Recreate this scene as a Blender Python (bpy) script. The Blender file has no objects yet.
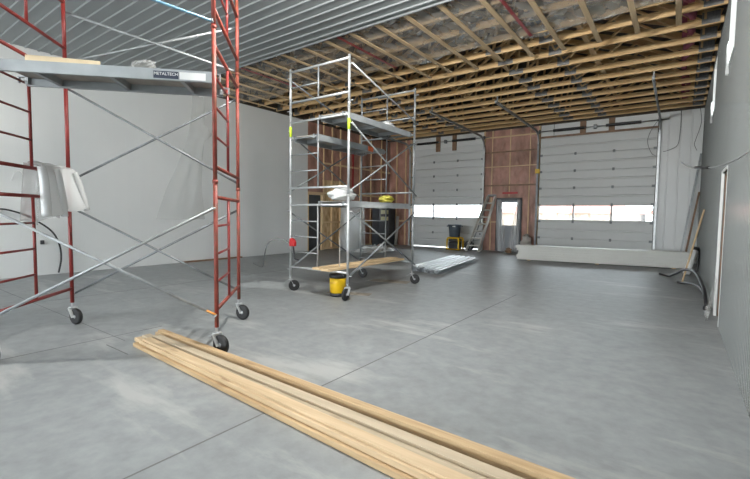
import bpy, bmesh, math, random
from mathutils import Vector, Matrix
random.seed(7)
S = bpy.context.scene
COL = S.collection
PI = math.pi
V = Vector

# ------------------------------------------------------------------ camera
R_ = ((0.80830, -0.58804, -0.02931), (0, 0, 0), (0, 0, 0))
def cam_axes(yaw, pitch, roll):
    f = V((math.sin(yaw)*math.cos(pitch), math.cos(yaw)*math.cos(pitch), math.sin(pitch)))
    r = V((math.cos(yaw), -math.sin(yaw), 0)); u = r.cross(f)
    return r*math.cos(roll)+u*math.sin(roll), -r*math.sin(roll)+u*math.cos(roll), f
rr, uu, ff = cam_axes(math.radians(-36.0675), math.radians(-3.4675), math.radians(.70034))
cd = bpy.data.cameras.new('camera'); cam = bpy.data.objects.new('camera', cd); COL.objects.link(cam)
cd.sensor_width = 36; cd.lens = 417.7/750*36; cd.clip_start = .02; cd.clip_end = 400
cam.matrix_world = Matrix(((rr.x, uu.x, -ff.x, 0), (rr.y, uu.y, -ff.y, 0), (rr.z, uu.z, -ff.z, 1.43), (0, 0, 0, 1)))
S.camera = cam

# ------------------------------------------------------------------ materials
def nt(name):
    m = bpy.data.materials.new(name); m.use_nodes = True
    n = m.node_tree.nodes; l = m.node_tree.links
    return m, n, l, n['Principled BSDF']
def mat(name, c, rough=.5, metal=0., var=0., scale=6., bump=0., bscale=40., c2=None, stretch=None, spec=None, trans=0., coat=0., det=5, lo=.35, hi=.65, bdist=.01):
    m, n, l, b = nt(name)
    b.inputs['Base Color'].default_value = (*c, 1); b.inputs['Roughness'].default_value = rough; b.inputs['Metallic'].default_value = metal
    if spec is not None: b.inputs['Specular IOR Level'].default_value = spec
    if coat: b.inputs['Coat Weight'].default_value = coat; b.inputs['Coat Roughness'].default_value = .1
    tc = n.new('ShaderNodeTexCoord'); mp = n.new('ShaderNodeMapping'); l.new(tc.outputs['Object'], mp.inputs['Vector'])
    if stretch: mp.inputs['Scale'].default_value = stretch
    if var or c2:
        t = n.new('ShaderNodeTexNoise'); t.inputs['Scale'].default_value = scale; t.inputs['Detail'].default_value = det
        l.new(mp.outputs['Vector'], t.inputs['Vector'])
        r = n.new('ShaderNodeValToRGB'); l.new(t.outputs['Fac'], r.inputs['Fac'])
        a = c if c2 else tuple(x*(1-var) for x in c); d = c2 if c2 else tuple(min(1, x*(1+var)) for x in c)
        r.color_ramp.elements[0].color = (*a, 1); r.color_ramp.elements[1].color = (*d, 1)
        r.color_ramp.elements[0].position = lo; r.color_ramp.elements[1].position = hi
        l.new(r.outputs['Color'], b.inputs['Base Color'])
    if bump:
        t2 = n.new('ShaderNodeTexNoise'); t2.inputs['Scale'].default_value = bscale; t2.inputs['Detail'].default_value = 4
        l.new(mp.outputs['Vector'], t2.inputs['Vector'])
        bp = n.new('ShaderNodeBump'); bp.inputs['Strength'].default_value = bump; bp.inputs['Distance'].default_value = bdist
        l.new(t2.outputs['Fac'], bp.inputs['Height']); l.new(bp.outputs['Normal'], b.inputs['Normal'])
    if trans:
        o = n['Material Output']; tr = n.new('ShaderNodeBsdfTransparent'); mx = n.new('ShaderNodeMixShader'); mx.inputs[0].default_value = trans
        l.new(b.outputs[0], mx.inputs[1]); l.new(tr.outputs[0], mx.inputs[2]); l.new(mx.outputs[0], o.inputs['Surface'])
    return m

M = {}
def wood(name, c1, c2, axis):
    st = {'x': (.6, 12, 12), 'y': (12, .6, 12), 'z': (12, 12, .6)}[axis]
    m = mat(name, c1, .65, c2=c2, scale=2.2, stretch=st, bump=.15, bscale=5, lo=.3, hi=.7)
    # knots: small dark spots scattered along the grain
    n, l = m.node_tree.nodes, m.node_tree.links
    b = n['Principled BSDF']; src = b.inputs['Base Color'].links[0].from_socket
    tc = n.new('ShaderNodeTexCoord'); mp = n.new('ShaderNodeMapping'); l.new(tc.outputs['Object'], mp.inputs[0])
    mp.inputs['Scale'].default_value = {'x': (2.2, 9, 9), 'y': (9, 2.2, 9), 'z': (9, 9, 2.2)}[axis]
    vo = n.new('ShaderNodeTexVoronoi'); l.new(mp.outputs[0], vo.inputs['Vector']); vo.inputs['Scale'].default_value = 1.0
    rp = n.new('ShaderNodeValToRGB'); l.new(vo.outputs['Distance'], rp.inputs[0])
    rp.color_ramp.elements[0].color = (.35, .35, .35, 1); rp.color_ramp.elements[1].color = (0, 0, 0, 1)
    rp.color_ramp.elements[0].position = .10; rp.color_ramp.elements[1].position = .2
    mx = n.new('ShaderNodeMix'); mx.data_type = 'RGBA'; l.new(rp.outputs[0], mx.inputs[0])
    l.new(src, mx.inputs[6]); mx.inputs[7].default_value = (.16, .07, .025, 1); l.new(mx.outputs[2], b.inputs['Base Color'])
    return m
WA, WB = (.60, .42, .23), (.74, .56, .34)
for a in 'xyz': M['wood_'+a] = wood('spruce_'+a, WA, WB, a)
M['truss'] = wood('truss_spruce', (.66, .42, .19), (.84, .60, .32), 'x')
M['strap'] = wood('strap_spruce', (.58, .42, .24), (.72, .54, .33), 'y')
M['lumber_a'] = wood('lumber_pale', (.50, .36, .21), (.66, .50, .32), 'x')
M['lumber_b'] = wood('lumber_warm', (.40, .26, .13), (.58, .42, .24), 'x')
M['lumber_c'] = wood('lumber_grey', (.40, .33, .23), (.56, .46, .33), 'x')
M['osb'] = mat('osb', (.46, .30, .14), .75, c2=(.74, .56, .34), scale=9, stretch=(1, 1, .4))
M['ply'] = mat('plywood', (.72, .60, .40), .6, var=.08, scale=3)
M['red'] = mat('worn_red_paint', (.18, .020, .017), .42, c2=(.25, .030, .025), scale=4, bump=.1, bscale=60)
def rusty():
    m, n, l, b = nt('rusty_red_paint')
    tc = n.new('ShaderNodeTexCoord'); t = n.new('ShaderNodeTexNoise'); t.inputs['Scale'].default_value = 7; t.inputs['Detail'].default_value = 8
    l.new(tc.outputs['Object'], t.inputs['Vector'])
    r = n.new('ShaderNodeValToRGB'); l.new(t.outputs['Fac'], r.inputs[0])
    e = r.color_ramp.elements; e[0].position = .36; e[0].color = (.15, .050, .026, 1); e[1].position = .52; e[1].color = (.25, .042, .030, 1)
    x = e.new(.68); x.color = (.29, .075, .05, 1); y = e.new(.74); y.color = (.62, .50, .42, 1)
    l.new(r.outputs[0], b.inputs['Base Color']); b.inputs['Roughness'].default_value = .55
    return m
M['rust'] = rusty()
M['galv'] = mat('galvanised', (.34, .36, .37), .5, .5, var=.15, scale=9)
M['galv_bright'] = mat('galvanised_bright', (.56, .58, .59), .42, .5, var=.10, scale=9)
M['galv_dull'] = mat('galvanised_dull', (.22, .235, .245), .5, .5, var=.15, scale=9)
M['plank'] = mat('grey_plank_metal', (.36, .385, .40), .5, .2, var=.10, scale=5)
M['plank_deck'] = mat('plank_deck', (.36, .335, .30), .8, var=.15, scale=5)
M['blue_brace'] = mat('light_blue_paint', (.15, .30, .42), .4, var=.1)
M['orange'] = mat('orange_tip', (.85, .36, .08), .5)
M['rubber'] = mat('black_rubber', (.012, .012, .013), .55, var=.2)
M['black'] = mat('black_plastic', (.015, .015, .017), .4)
M['cable'] = mat('black_cable', (.02, .02, .022), .4)
M['cable_grey'] = mat('grey_cable', (.22, .23, .23), .5)
M['white'] = mat('white_plastic', (.80, .81, .80), .4, var=.03)
M['white_panel'] = mat('white_wall_panel', (.71, .725, .72), .32, var=.025, scale=.6)
M['gloss_panel'] = mat('glossy_wall_panel', (.20, .212, .21), .16, var=.03, scale=.8)
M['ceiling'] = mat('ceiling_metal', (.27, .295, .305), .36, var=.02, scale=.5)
M['door'] = mat('overhead_door_skin', (.62, .635, .63), .45, var=.03, scale=1)
M['pink'] = mat('pink_insulation', (.19, .095, .06), .42, c2=(.50, .265, .205), scale=2.4, det=9, lo=.28, hi=.62, bump=.9, bscale=7, stretch=(1, 1, .5), bdist=.05)
M['batt'] = mat('pink_batt', (.45, .14, .22), .9, var=.2, scale=8, bump=.5, bscale=20)
M['plate'] = mat('truss_plate', (.24, .24, .24), .5, .5, var=.2, scale=25)
M['dark'] = mat('dark_attic', (.10, .085, .07), .9, var=.2)
M['charcoal'] = mat('charcoal_panel', (.045, .05, .056), .5, var=.1)
M['cab'] = mat('grey_cabinet', (.085, .095, .11), .45, var=.08)
M['yellow'] = mat('yellow_plastic', (.74, .46, .006), .35, var=.05)
M['bin'] = mat('blue_grey_plastic', (.075, .10, .125), .5, var=.1)
M['limetape'] = mat('lime_tape', (.62, .85, .05), .5)
M['orangetape'] = mat('orange_tape', (.85, .18, .06), .5)
M['redtape'] = mat('red_tape', (.30, .015, .018), .35)
M['redplast'] = mat('red_plastic', (.48, .012, .016), .35)
M['sheet'] = mat('white_steel_sheet', (.78, .82, .86), .25, .1)
M['stack'] = mat('stacked_panel_skin', (.70, .70, .665), .4, var=.03, scale=1)
M['brown'] = mat('brown_stain', (.22, .13, .075), .6, var=.25, scale=6)
M['card'] = mat('brown_cardboard', (.30, .27, .225), .8, var=.15)
M['cloth_y'] = mat('yellow_cloth', (.60, .55, .10), .8, var=.2, scale=20)
M['snow'] = mat('pale_yard', (.62, .61, .58), .9, var=.1, scale=.6)
M['roof_red'] = mat('red_roof', (.30, .10, .07), .8, var=.15, scale=3)
M['house'] = mat('cream_siding', (.30, .24, .19), .8, var=.06)
M['film'] = mat('clear_film', (.80, .82, .82), .22, trans=.55, spec=.8, bump=.5, bscale=9)
M['film_thin'] = mat('thin_clear_film', (.78, .80, .79), .3, trans=.78, spec=.6, bump=.5, bscale=9)
M['film_white'] = mat('milky_film', (.84, .86, .86), .25, trans=.22, spec=.8, bump=.5, bscale=12)
M['poly'] = mat('vapour_film', (.40, .38, .35), .20, trans=.45, spec=.9, bump=.6, bscale=3.2, bdist=.06, stretch=(1.6, .8, 1), var=.12, scale=1.1)
M['text_plate'] = mat('navy_label', (.03, .04, .07), .4)
M['lens'] = mat('amber_label', (.75, .72, .45), .5)
M['alu'] = mat('brushed_aluminium', (.66, .64, .60), .4, .3, var=.06)
M['rope'] = mat('grey_rope', (.45, .43, .40), .8)

def floor_mat():
    m, n, l, b = nt('concrete')
    tc = n.new('ShaderNodeTexCoord')
    def noise(sc, det=6, st=None):
        mp = n.new('ShaderNodeMapping'); l.new(tc.outputs['Object'], mp.inputs[0])
        if st: mp.inputs['Scale'].default_value = st
        t = n.new('ShaderNodeTexNoise'); t.inputs['Scale'].default_value = sc; t.inputs['Detail'].default_value = det; t.inputs['Roughness'].default_value = .62
        l.new(mp.outputs[0], t.inputs['Vector']); return t
    t1 = noise(.55, 8); t2 = noise(7, 8); t3 = noise(1.1, 7, (.5, 1.8, 1))
    r1 = n.new('ShaderNodeValToRGB'); l.new(t1.outputs['Fac'], r1.inputs[0])
    e = r1.color_ramp.elements; e[0].position = .3; e[0].color = (.25, .268, .274, 1); e[1].position = .7; e[1].color = (.305, .323, .33, 1)
    r2 = n.new('ShaderNodeValToRGB'); l.new(t2.outputs['Fac'], r2.inputs[0])
    e = r2.color_ramp.elements; e[0].position = .3; e[0].color = (.80, .80, .80, 1); e[1].position = .7; e[1].color = (1.08, 1.08, 1.08, 1)
    mx = n.new('ShaderNodeMix'); mx.data_type = 'RGBA'; mx.blend_type = 'MULTIPLY'; mx.inputs[0].default_value = 1
    l.new(r1.outputs[0], mx.inputs[6]); l.new(r2.outputs[0], mx.inputs[7])
    # scraped pale streaks of plaster dust
    r3 = n.new('ShaderNodeValToRGB'); l.new(t3.outputs['Fac'], r3.inputs[0])
    e = r3.color_ramp.elements; e[0].position = .56; e[0].color = (0, 0, 0, 1); e[1].position = .68; e[1].color = (.75, .75, .75, 1)
    m2 = n.new('ShaderNodeMix'); m2.data_type = 'RGBA'; l.new(r3.outputs[0], m2.inputs[0])
    l.new(mx.outputs[2], m2.inputs[6]); m2.inputs[7].default_value = (.44, .45, .44, 1)
    l.new(m2.outputs[2], b.inputs['Base Color'])
    rr2 = n.new('ShaderNodeValToRGB'); l.new(t1.outputs['Fac'], rr2.inputs[0])
    rr2.color_ramp.elements[0].color = (.34, .34, .34, 1); rr2.color_ramp.elements[1].color = (.55, .55, .55, 1)
    l.new(rr2.outputs[0], b.inputs['Roughness'])
    bp = n.new('ShaderNodeBump'); bp.inputs['Strength'].default_value = .12; bp.inputs['Distance'].default_value = .004
    l.new(t2.outputs['Fac'], bp.inputs['Height']); l.new(bp.outputs[0], b.inputs['Normal'])
    return m
M['floor'] = floor_mat()
M['joint'] = mat('saw_cut', (.17, .17, .17), .9)
def glass():
    m, n, l, b = nt('window_glass'); o = n['Material Output']
    tr = n.new('ShaderNodeBsdfTransparent'); tr.inputs[0].default_value = (.93, .95, .95, 1)
    g = n.new('ShaderNodeBsdfGlossy'); g.inputs['Roughness'].default_value = .02
    fr = n.new('ShaderNodeFresnel'); fr.inputs['IOR'].default_value = 1.45
    mx = n.new('ShaderNodeMixShader'); l.new(fr.outputs[0], mx.inputs[0]); l.new(tr.outputs[0], mx.inputs[1]); l.new(g.outputs[0], mx.inputs[2])
    l.new(mx.outputs[0], o.inputs['Surface']); return m
M['glass'] = glass()

# ------------------------------------------------------------------ geometry helpers
class MB:
    def __init__(s): s.v = []; s.f = []; s.sm = []
    def add(s, vs, fs, smooth=False):
        k = len(s.v); s.v += [V(p) for p in vs]; s.f += [tuple(i+k for i in f) for f in fs]; s.sm += [smooth]*len(fs); return s
    def box(s, x0, x1, y0, y1, z0, z1):
        return s.add([(x, y, z) for z in (z0, z1) for y in (y0, y1) for x in (x0, x1)],
                     [(0, 2, 3, 1), (4, 5, 7, 6), (0, 1, 5, 4), (2, 6, 7, 3), (0, 4, 6, 2), (1, 3, 7, 5)])
    def bar(s, a, b, w, h, up=(0, 0, 1)):
        a, b = V(a), V(b); d = (b-a).normalized(); up = V(up)
        if abs(d.dot(up)) > .99: up = V((1, 0, 0))
        x = d.cross(up).normalized()*w/2; y = x.cross(d).normalized()*h/2
        vs = [p+i*x+j*y for p in (a, b) for i, j in ((-1, -1), (1, -1), (1, 1), (-1, 1))]
        return s.add(vs, [(0, 3, 2, 1), (4, 5, 6, 7), (0, 1, 5, 4), (1, 2, 6, 5), (2, 3, 7, 6), (3, 0, 4, 7)])
    def tube(s, pts, r, n=10, caps=True):
        pts = [V(p) for p in pts]; rings = []; k = len(s.v); fs = []; px = None
        for i, p in enumerate(pts):
            d = (pts[min(i+1, len(pts)-1)]-pts[max(i-1, 0)]).normalized()
            if px is None:
                q = V((0, 0, 1)) if abs(d.z) < .9 else V((1, 0, 0)); px = d.cross(q).normalized()
            px = (px-d*px.dot(d)).normalized(); py = d.cross(px); rad = r[i] if isinstance(r, (list, tuple)) else r
            rings += [p+(px*math.cos(2*PI*j/n)+py*math.sin(2*PI*j/n))*rad for j in range(n)]
        for i in range(len(pts)-1):
            for j in range(n):
                fs.append((i*n+j, i*n+(j+1) % n, (i+1)*n+(j+1) % n, (i+1)*n+j))
        s.add(rings, fs, True)
        if caps:
            s.f += [tuple(k+j for j in reversed(range(n))), tuple(k+(len(pts)-1)*n+j for j in range(n))]; s.sm += [False, False]
        return s
    def lathe(s, prof, c=(0, 0, 0), axis=(0, 0, 1), n=24):
        ax = V(axis).normalized(); q = V((1, 0, 0)) if abs(ax.x) < .9 else V((0, 1, 0))
        px = ax.cross(q).normalized(); py = ax.cross(px); c = V(c); k = len(s.v)
        vs = [c+ax*h+(px*math.cos(2*PI*j/n)+py*math.sin(2*PI*j/n))*r for r, h in prof for j in range(n)]
        fs = [(i*n+j, i*n+(j+1) % n, (i+1)*n+(j+1) % n, (i+1)*n+j) for i in range(len(prof)-1) for j in range(n)]
        s.add(vs, fs, True)
        s.f += [tuple(k+j for j in reversed(range(n))), tuple(k+(len(prof)-1)*n+j for j in range(n))]; s.sm += [False, False]
        return s
    def grid(s, nu, nv, fn, smooth=True):
        vs = [fn(i/nu, j/nv) for j in range(nv+1) for i in range(nu+1)]
        fs = [(j*(nu+1)+i, j*(nu+1)+i+1, (j+1)*(nu+1)+i+1, (j+1)*(nu+1)+i) for j in range(nv) for i in range(nu)]
        return s.add(vs, fs, smooth)
    def prism(s, poly, axis, t0, t1):
        def P(a, b, t): return {'x': (t, a, b), 'y': (a, t, b), 'z': (a, b, t)}[axis]
        n = len(poly); vs = [P(a, b, t0) for a, b in poly]+[P(a, b, t1) for a, b in poly]
        return s.add(vs, [tuple(range(n)), tuple(reversed(range(n, 2*n)))]+[(i, i+n, (i+1) % n+n, (i+1) % n) for i in range(n)])
    def build(s, name, m, parent=None, thick=0, bevel=0):
        lo = V([min(p[i] for p in s.v) for i in range(3)]); hi = V([max(p[i] for p in s.v) for i in range(3)])
        c = V(((lo.x+hi.x)/2, (lo.y+hi.y)/2, lo.z))
        me = bpy.data.meshes.new(name); me.from_pydata([p-c for p in s.v], [], s.f)
        me.polygons.foreach_set('use_smooth', s.sm)
        bm = bmesh.new(); bm.from_mesh(me)
        bmesh.ops.recalc_face_normals(bm, faces=bm.faces[:])
        bm.to_mesh(me); bm.free()
        me.materials.append(m); o = bpy.data.objects.new(name, me); COL.objects.link(o)
        if parent: o.parent = parent; o.location = c-OFF.get(parent.name, V())
        else: o.location = c
        OFF[o.name] = c
        if thick:
            md = o.modifiers.new('s', 'SOLIDIFY'); md.thickness = thick; md.offset = 0
        if bevel:
            md = o.modifiers.new('b', 'BEVEL'); md.width = bevel; md.segments = 2; md.limit_method = 'ANGLE'
        return o
OFF = {}
def thing(name, loc, label, cat, group=None, rot=0):
    o = bpy.data.objects.new(name, None); COL.objects.link(o); o.location = loc; o.rotation_euler = (0, 0, rot); o.empty_display_size = .1
    OFF[o.name] = V() if rot else V(loc)
    return tag(o, label, cat, group)
def tag(o, label, cat, group=None, kind=None):
    o['label'] = label; o['category'] = cat
    if group: o['group'] = group
    if kind: o['kind'] = kind
    return o
def struct(o): o['kind'] = 'structure'; return o
def sroot(name, loc=(0, 0, 0)):
    o = bpy.data.objects.new(name, None); COL.objects.link(o); o.location = loc; OFF[o.name] = V(loc); o['kind'] = 'structure'; return o
def copy_tree(o, parent=None):
    c = o.copy(); COL.objects.link(c)
    if parent: c.parent = parent
    OFF[c.name] = OFF[o.name].copy()
    for ch in [k for k in bpy.data.objects if k.parent == o]: copy_tree(ch, c)
    return c
def spline(pts, n=8):
    P = [V(p) for p in pts]; out = []
    for i in range(len(P)-1):
        a, b, c, d = P[max(i-1, 0)], P[i], P[i+1], P[min(i+2, len(P)-1)]
        for k in range(n):
            t = k/n; out.append(.5*((2*b)+(c-a)*t+(2*a-5*b+4*c-d)*t*t+(3*b-a-3*c+d)*t**3))
    return out+[P[-1]]

# ------------------------------------------------------------------ room shell
XL, XR, YF, ZC, YB = -11.3, .47, 16.7, 4.85, -11.0
f = MB().box(XL-.25, XR+.25, YB-.3, YF+.25, -.2, 0).build('floor', M['floor']); struct(f)
jm = MB()
jm.box(-2.346, -2.334, YB, 7.6, 0, .0012); jm.box(-5.177, -5.165, YB, 2.6, 0, .0012); jm.box(-8.006, -7.994, YB, 12, 0, .0012)
jm.box(-10.9, -4.9, 2.046, 2.054, 0, .0012); jm.box(-4.9, -4.4, 1.86, 1.872, 0, .0012)
jm.build('joint', M['joint'], f)

# left wall: white panels to y = 11.2 with vertical ribs, bare framing behind that
wl = sroot('wall_left', (XL, 8, 0))
pts = []
y = YB
prof = []
while y < 11.2-1e-6:
    y2 = min(y+.305, 11.2)
    prof += [(y, 0), (y2-.012, 0), (y2-.009, -.003), (y2-.003, -.003), (y2-.001, 0)]
    y = y2
prof.append((11.2, 0))
m = MB(); n = len(prof)
m.add([(XL+d, yy, z) for z in (0, ZC) for yy, d in prof], [(i, i+1, n+i+1, n+i) for i in range(n-1)])
m.box(XL-.15, XL-.001, YB, 11.2, 0, ZC)
m.build('panel', M['white_panel'], wl)
# insulated bays + framing (y 12.05..16.7), opening 11.2..12.05
def insul(mb, P, nu, nv, amp):
    rnd = random.Random(5)
    ph = [(rnd.uniform(0, 6), rnd.uniform(1, 5), rnd.uniform(0, 6), rnd.uniform(1, 3)) for _ in range(6)]
    def fn(u, v):
        h = sum(math.sin(a+b*2*PI*u*2)*math.sin(c+d*2*PI*v*2) for a, b, c, d in ph)/6
        return P(u, v, h*amp)
    mb.grid(nu, nv, fn)
m = MB()
insul(m, lambda u, v, h: (XL-.06+h, 11.2+u*.95, 2.25+v*(ZC-2.25)), 12, 20, .05)
insul(m, lambda u, v, h: (XL-.06+h, 12.05+u*1.45, 2.75+v*(ZC-2.75)), 16, 20, .05)
insul(m, lambda u, v, h: (XL-.06+h, 13.5+u*3.2, v*ZC), 30, 36, .05)
m.build('insulation', M['pink'], wl)
MB().box(XL-.14, XL-.10, 12.0, 13.55, 0, 2.8).build('sheathing', M['osb'], wl)
for yy in (12.1, 12.6, 13.1, 13.6, 14.4, 15.2, 16.0):
    MB().box(XL-.12, XL-.01, yy-.02, yy+.02, 0, ZC).build('stud', M['wood_z'], wl)
for zz in (.03, 1.05, 2.2, 3.35):
    MB().box(XL-.012, XL+.01, 12.06, 16.68, zz, zz+.075).build('girt', M['wood_y'], wl)
MB().box(XL-.05, XL+.012, 13.88, 13.915, .4, 4.0).build('seam_tape', M['redtape'], wl)
MB().box(XL-.2, XL-.15, 12.0, YF, 0, ZC).build('backing', M['dark'], wl)
d3 = sroot('door_3', (XL, 11.62, 0))
fr = MB(); fr.box(XL-.14, XL+.012, 11.2, 11.25, 0, 2.16); fr.box(XL-.14, XL+.012, 11.98, 12.06, 0, 2.16); fr.box(XL-.14, XL+.02, 11.2, 12.06, 2.14, 2.25)
fr.build('frame', M['wood_z'], d3)
MB().box(XL-.13, XL-.09, 11.25, 11.98, 0, 2.14).build('leaf', M['charcoal'], d3)  # charcoal panel across the doorway, standing in for the dark interior

# right wall: glossy ribbed panels, two high windows and a door opening
wr = sroot('wall_right', (XR, 6, 0))
holes = [(7.12, 7.87, 0, 2.08), (7.2, 8.06, 3.62, 4.70), (11.0, 11.86, 3.62, 4.70)]
def wallpiece(mb, y0, y1, z0, z1):
    pr = []; y = y0
    while y < y1-1e-6:
        y2 = min(y+.10, y1); pr += [(y, 0), (y2-.014, 0), (y2-.010, -.004), (y2-.004, -.004)]; y = y2
    pr.append((y1, 0)); n = len(pr)
    mb.add([(XR+d, yy, z) for z in (z0, z1) for yy, d in pr], [(i, n+i, n+i+1, i+1) for i in range(n-1)])
    mb.box(XR+.002, XR+.14, y0, y1, z0, z1)
m = MB()
wallpiece(m, YB, 7.12, 0, 3.62); wallpiece(m, 7.12, 7.87, 2.08, 3.62); wallpiece(m, 7.87, YF, 0, 3.62)
wallpiece(m, YB, 7.2, 3.62, ZC); wallpiece(m, 8.06, 11.0, 3.62, ZC); wallpiece(m, 11.86, YF, 3.62, ZC)
wallpiece(m, 7.2, 8.06, 4.70, ZC); wallpiece(m, 11.0, 11.86, 4.70, ZC)
m.build('panel', M['gloss_panel'], wr)
for i, (y0, y1, z0, z1) in enumerate(holes[1:]):
    w = sroot('window_%d' % (i+1), (XR, (y0+y1)/2, z0))
    m = MB()
    for a in ((y0, y0+.03, z0, z1), (y1-.03, y1, z0, z1), (y0, y1, z0, z0+.03), (y0, y1, z1-.03, z1)): m.box(XR-.012, XR+.05, *a)
    m.build('trim', M['white'], w)
    m = MB(); m.box(XR+.05, XR+.14, y1-.03, y1, z0, z1); m.box(XR+.05, XR+.14, y0, y0+.03, z0, z1); m.box(XR+.05, XR+.14, y0, y1, z1-.03, z1); m.box(XR+.05, XR+.14, y0, y1, z0, z0+.03)
    m.build('jamb', M['wood_z'], w)
    MB().box(XR+.10, XR+.106, y0+.03, y1-.03, z0+.03, z1-.03).build('pane', M['glass'], w)
    def flap(u, v, y1=y1, z0=z0):
        w_ = .10*(1-.55*v)
        return (XR-.02-.02*math.sin(u*7+v*4), y1-.05-w_*u*2.2+.02*math.sin(v*9), z0+.30-v*.42)
    MB().grid(8, 10, flap).build('film_flap', M['film_white'], w)
d4 = sroot('door_4', (XR, 7.5, 0))
m = MB()
m.box(XR-.012, XR+.02, 7.86, 7.91, 0, 2.11); m.box(XR-.004, XR+.02, 7.04, 7.10, 0, 2.11); m.box(XR-.006, XR+.02, 7.09, 7.90, 2.08, 2.12)
m.build('trim', M['white'], d4)
m = MB(); m.box(XR+.03, XR+.2, 7.84, 7.87, 0, 2.08); m.box(XR+.03, XR+.2, 7.12, 7.15, 0, 2.08); m.box(XR+.03, XR+.2, 7.12, 7.87, 2.05, 2.08)
m.build('jamb', M['brown'], d4)
MB().box(XR+.2, XR+.24, 7.12, 7.87, 0, 2.08).build('leaf', M['cab'], d4)
# hanging film bunched at the foot of the opening
def foot(u, v):
    return (XR-.03-.04*abs(math.sin(u*9))*v-.06*v*v, 7.86-.62*u, .62-v*.60+.02*math.sin(u*13))
tag(MB().grid(20, 10, foot).build('plastic_film', M['film_thin'], None), 'clear plastic film hanging loose at the foot of the narrow doorway', 'plastic film')

# far wall: solid around the two overhead doors and the entry door
wf = sroot('wall_far', (-5.4, YF, 0))
D1, D2, DM = (-10.06, -6.66), (-4.40, -.72), (-6.03, -5.05)
DT = 4.34
m = MB()
m.box(XL-.15, D1[0], YF+.02, YF+.2, 0, ZC+.1); m.box(D1[1], DM[0], YF+.02, YF+.2, 0, ZC+.1); m.box(DM[0], DM[1], YF+.02, YF+.2, 2.12, ZC+.1)
m.box(DM[1], D2[0], YF+.02, YF+.2, 0, ZC+.1); m.box(D2[1], XR+.14, YF+.02, YF+.2, 0, ZC+.1)
m.box(D1[0], D1[1], YF+.02, YF+.2, DT, ZC+.1); m.box(D2[0], D2[1], YF+.02, YF+.2, DT, ZC+.1)
m.build('backing', M['dark'], wf)
m = MB()
insul(m, lambda u, v, h: (XL+u*(D1[0]-.02-XL), YF-.03+h, v*ZC), 14, 30, .05)
insul(m, lambda u, v, h: (D1[1]+.02+u*(DM[0]-D1[1]-.06), YF-.03+h, v*2.15), 8, 16, .05)
insul(m, lambda u, v, h: (DM[1]+.03+u*(D2[0]-DM[1]-.06), YF-.03+h, v*2.15), 8, 16, .05)
insul(m, lambda u, v, h: (D1[1]+.02+u*(D2[0]-D1[1]-.04), YF-.03+h, 2.15+v*(ZC-2.15)), 22, 26, .05)
m.build('insulation', M['pink'], wf)
for x in (-10.9, -10.4, D1[0]-.06, D1[1]+.05, D2[0]-.05):
    MB().box(x-.03, x+.03, YF-.08, YF+.03, 0, ZC).build('stud', M['wood_z'], wf)
for x in (-6.28, -4.78, -5.55):
    MB().box(x-.02, x+.02, YF-.05, YF+.03, 2.2 if x == -5.55 else 0, ZC).build('stud', M['wood_z'], wf)
for z in (2.62, 3.38, 3.95, 4.55):
    MB().box(D1[1]+.04, D2[0]-.04, YF-.075, YF-.045, z, z+(.035 if z == 3.38 else .055)).build('girt', M['wood_x'] if z in (3.38, 4.55) else M['brown'], wf)
for z in (1.1, 2.4): MB().box(XL, D1[0]-.03, YF-.085, YF-.05, z, z+.07).build('girt', M['wood_x'], wf)
MB().box(D1[1]+.05, DM[0]-.03, YF-.075, YF-.045, 1.15, 1.2).build('girt', M['wood_x'], wf)
MB().box(-5.80, -5.20, YF-.10, YF-.07, 2.30, 2.37).build('seam_tape', M['redplast'], wf)
m = MB(); prof = []; x = D2[1]+.03
while x < XR-1e-6:
    x2 = min(x+.3, XR); prof += [(x, 0), (x2-.05, 0), (x2-.042, -.008), (x2-.012, -.008), (x2-.004, 0)]; x = x2
prof.append((XR, 0)); n = len(prof)
m.add([(xx, YF-.02+d, z) for z in (0, ZC) for xx, d in prof], [(i, i+1, n+i+1, n+i) for i in range(n-1)])
m.box(D2[1]+.03, XR, YF-.018, YF+.03, 0, ZC)
m.build('panel', M['white_panel'], wf)
m = MB(); m.box(D1[0], D1[1], YF-.03, YF+.03, DT, ZC); m.box(D2[0], D2[1], YF-.03, YF+.03, DT, ZC)
m.build('header_panel', M['white_panel'], wf)
for x0, x1, z0 in ((-3.05, -2.86, 4.41), (-2.14, -1.96, 4.41), (-8.84, -8.64, 4.2), (-8.05, -7.87, 4.2)):
    MB().box(x0, x1, YF-.09, YF-.03, z0, ZC).build('bracket_post', M['brown'], wf)
MB().box(D2[0]-.02, D2[1]+.02, YF-.08, YF-.02, 4.36, 4.43).build('header_trim', M['brown'], wf)
# back corners of the building behind the camera are open to the yard

# ------------------------------------------------------------------ ceiling metal, roof void
cl = sroot('ceiling', (-5.4, 0, ZC))
prof = []; y = YB
while y < 6.25-1e-6:
    y2 = min(y+.225, 6.25); prof += [(y, 0), (y2-.055, 0), (y2-.042, -.018), (y2-.013, -.018), (y2, 0)]; y = y2
n = len(prof); m = MB()
m.add([(x, yy, ZC+d) for x in (XL, XR) for yy, d in prof], [(i, i+1, n+i+1, n+i) for i in range(n-1)])
m.build('panel', M['ceiling'], cl, thick=.004)
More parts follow.
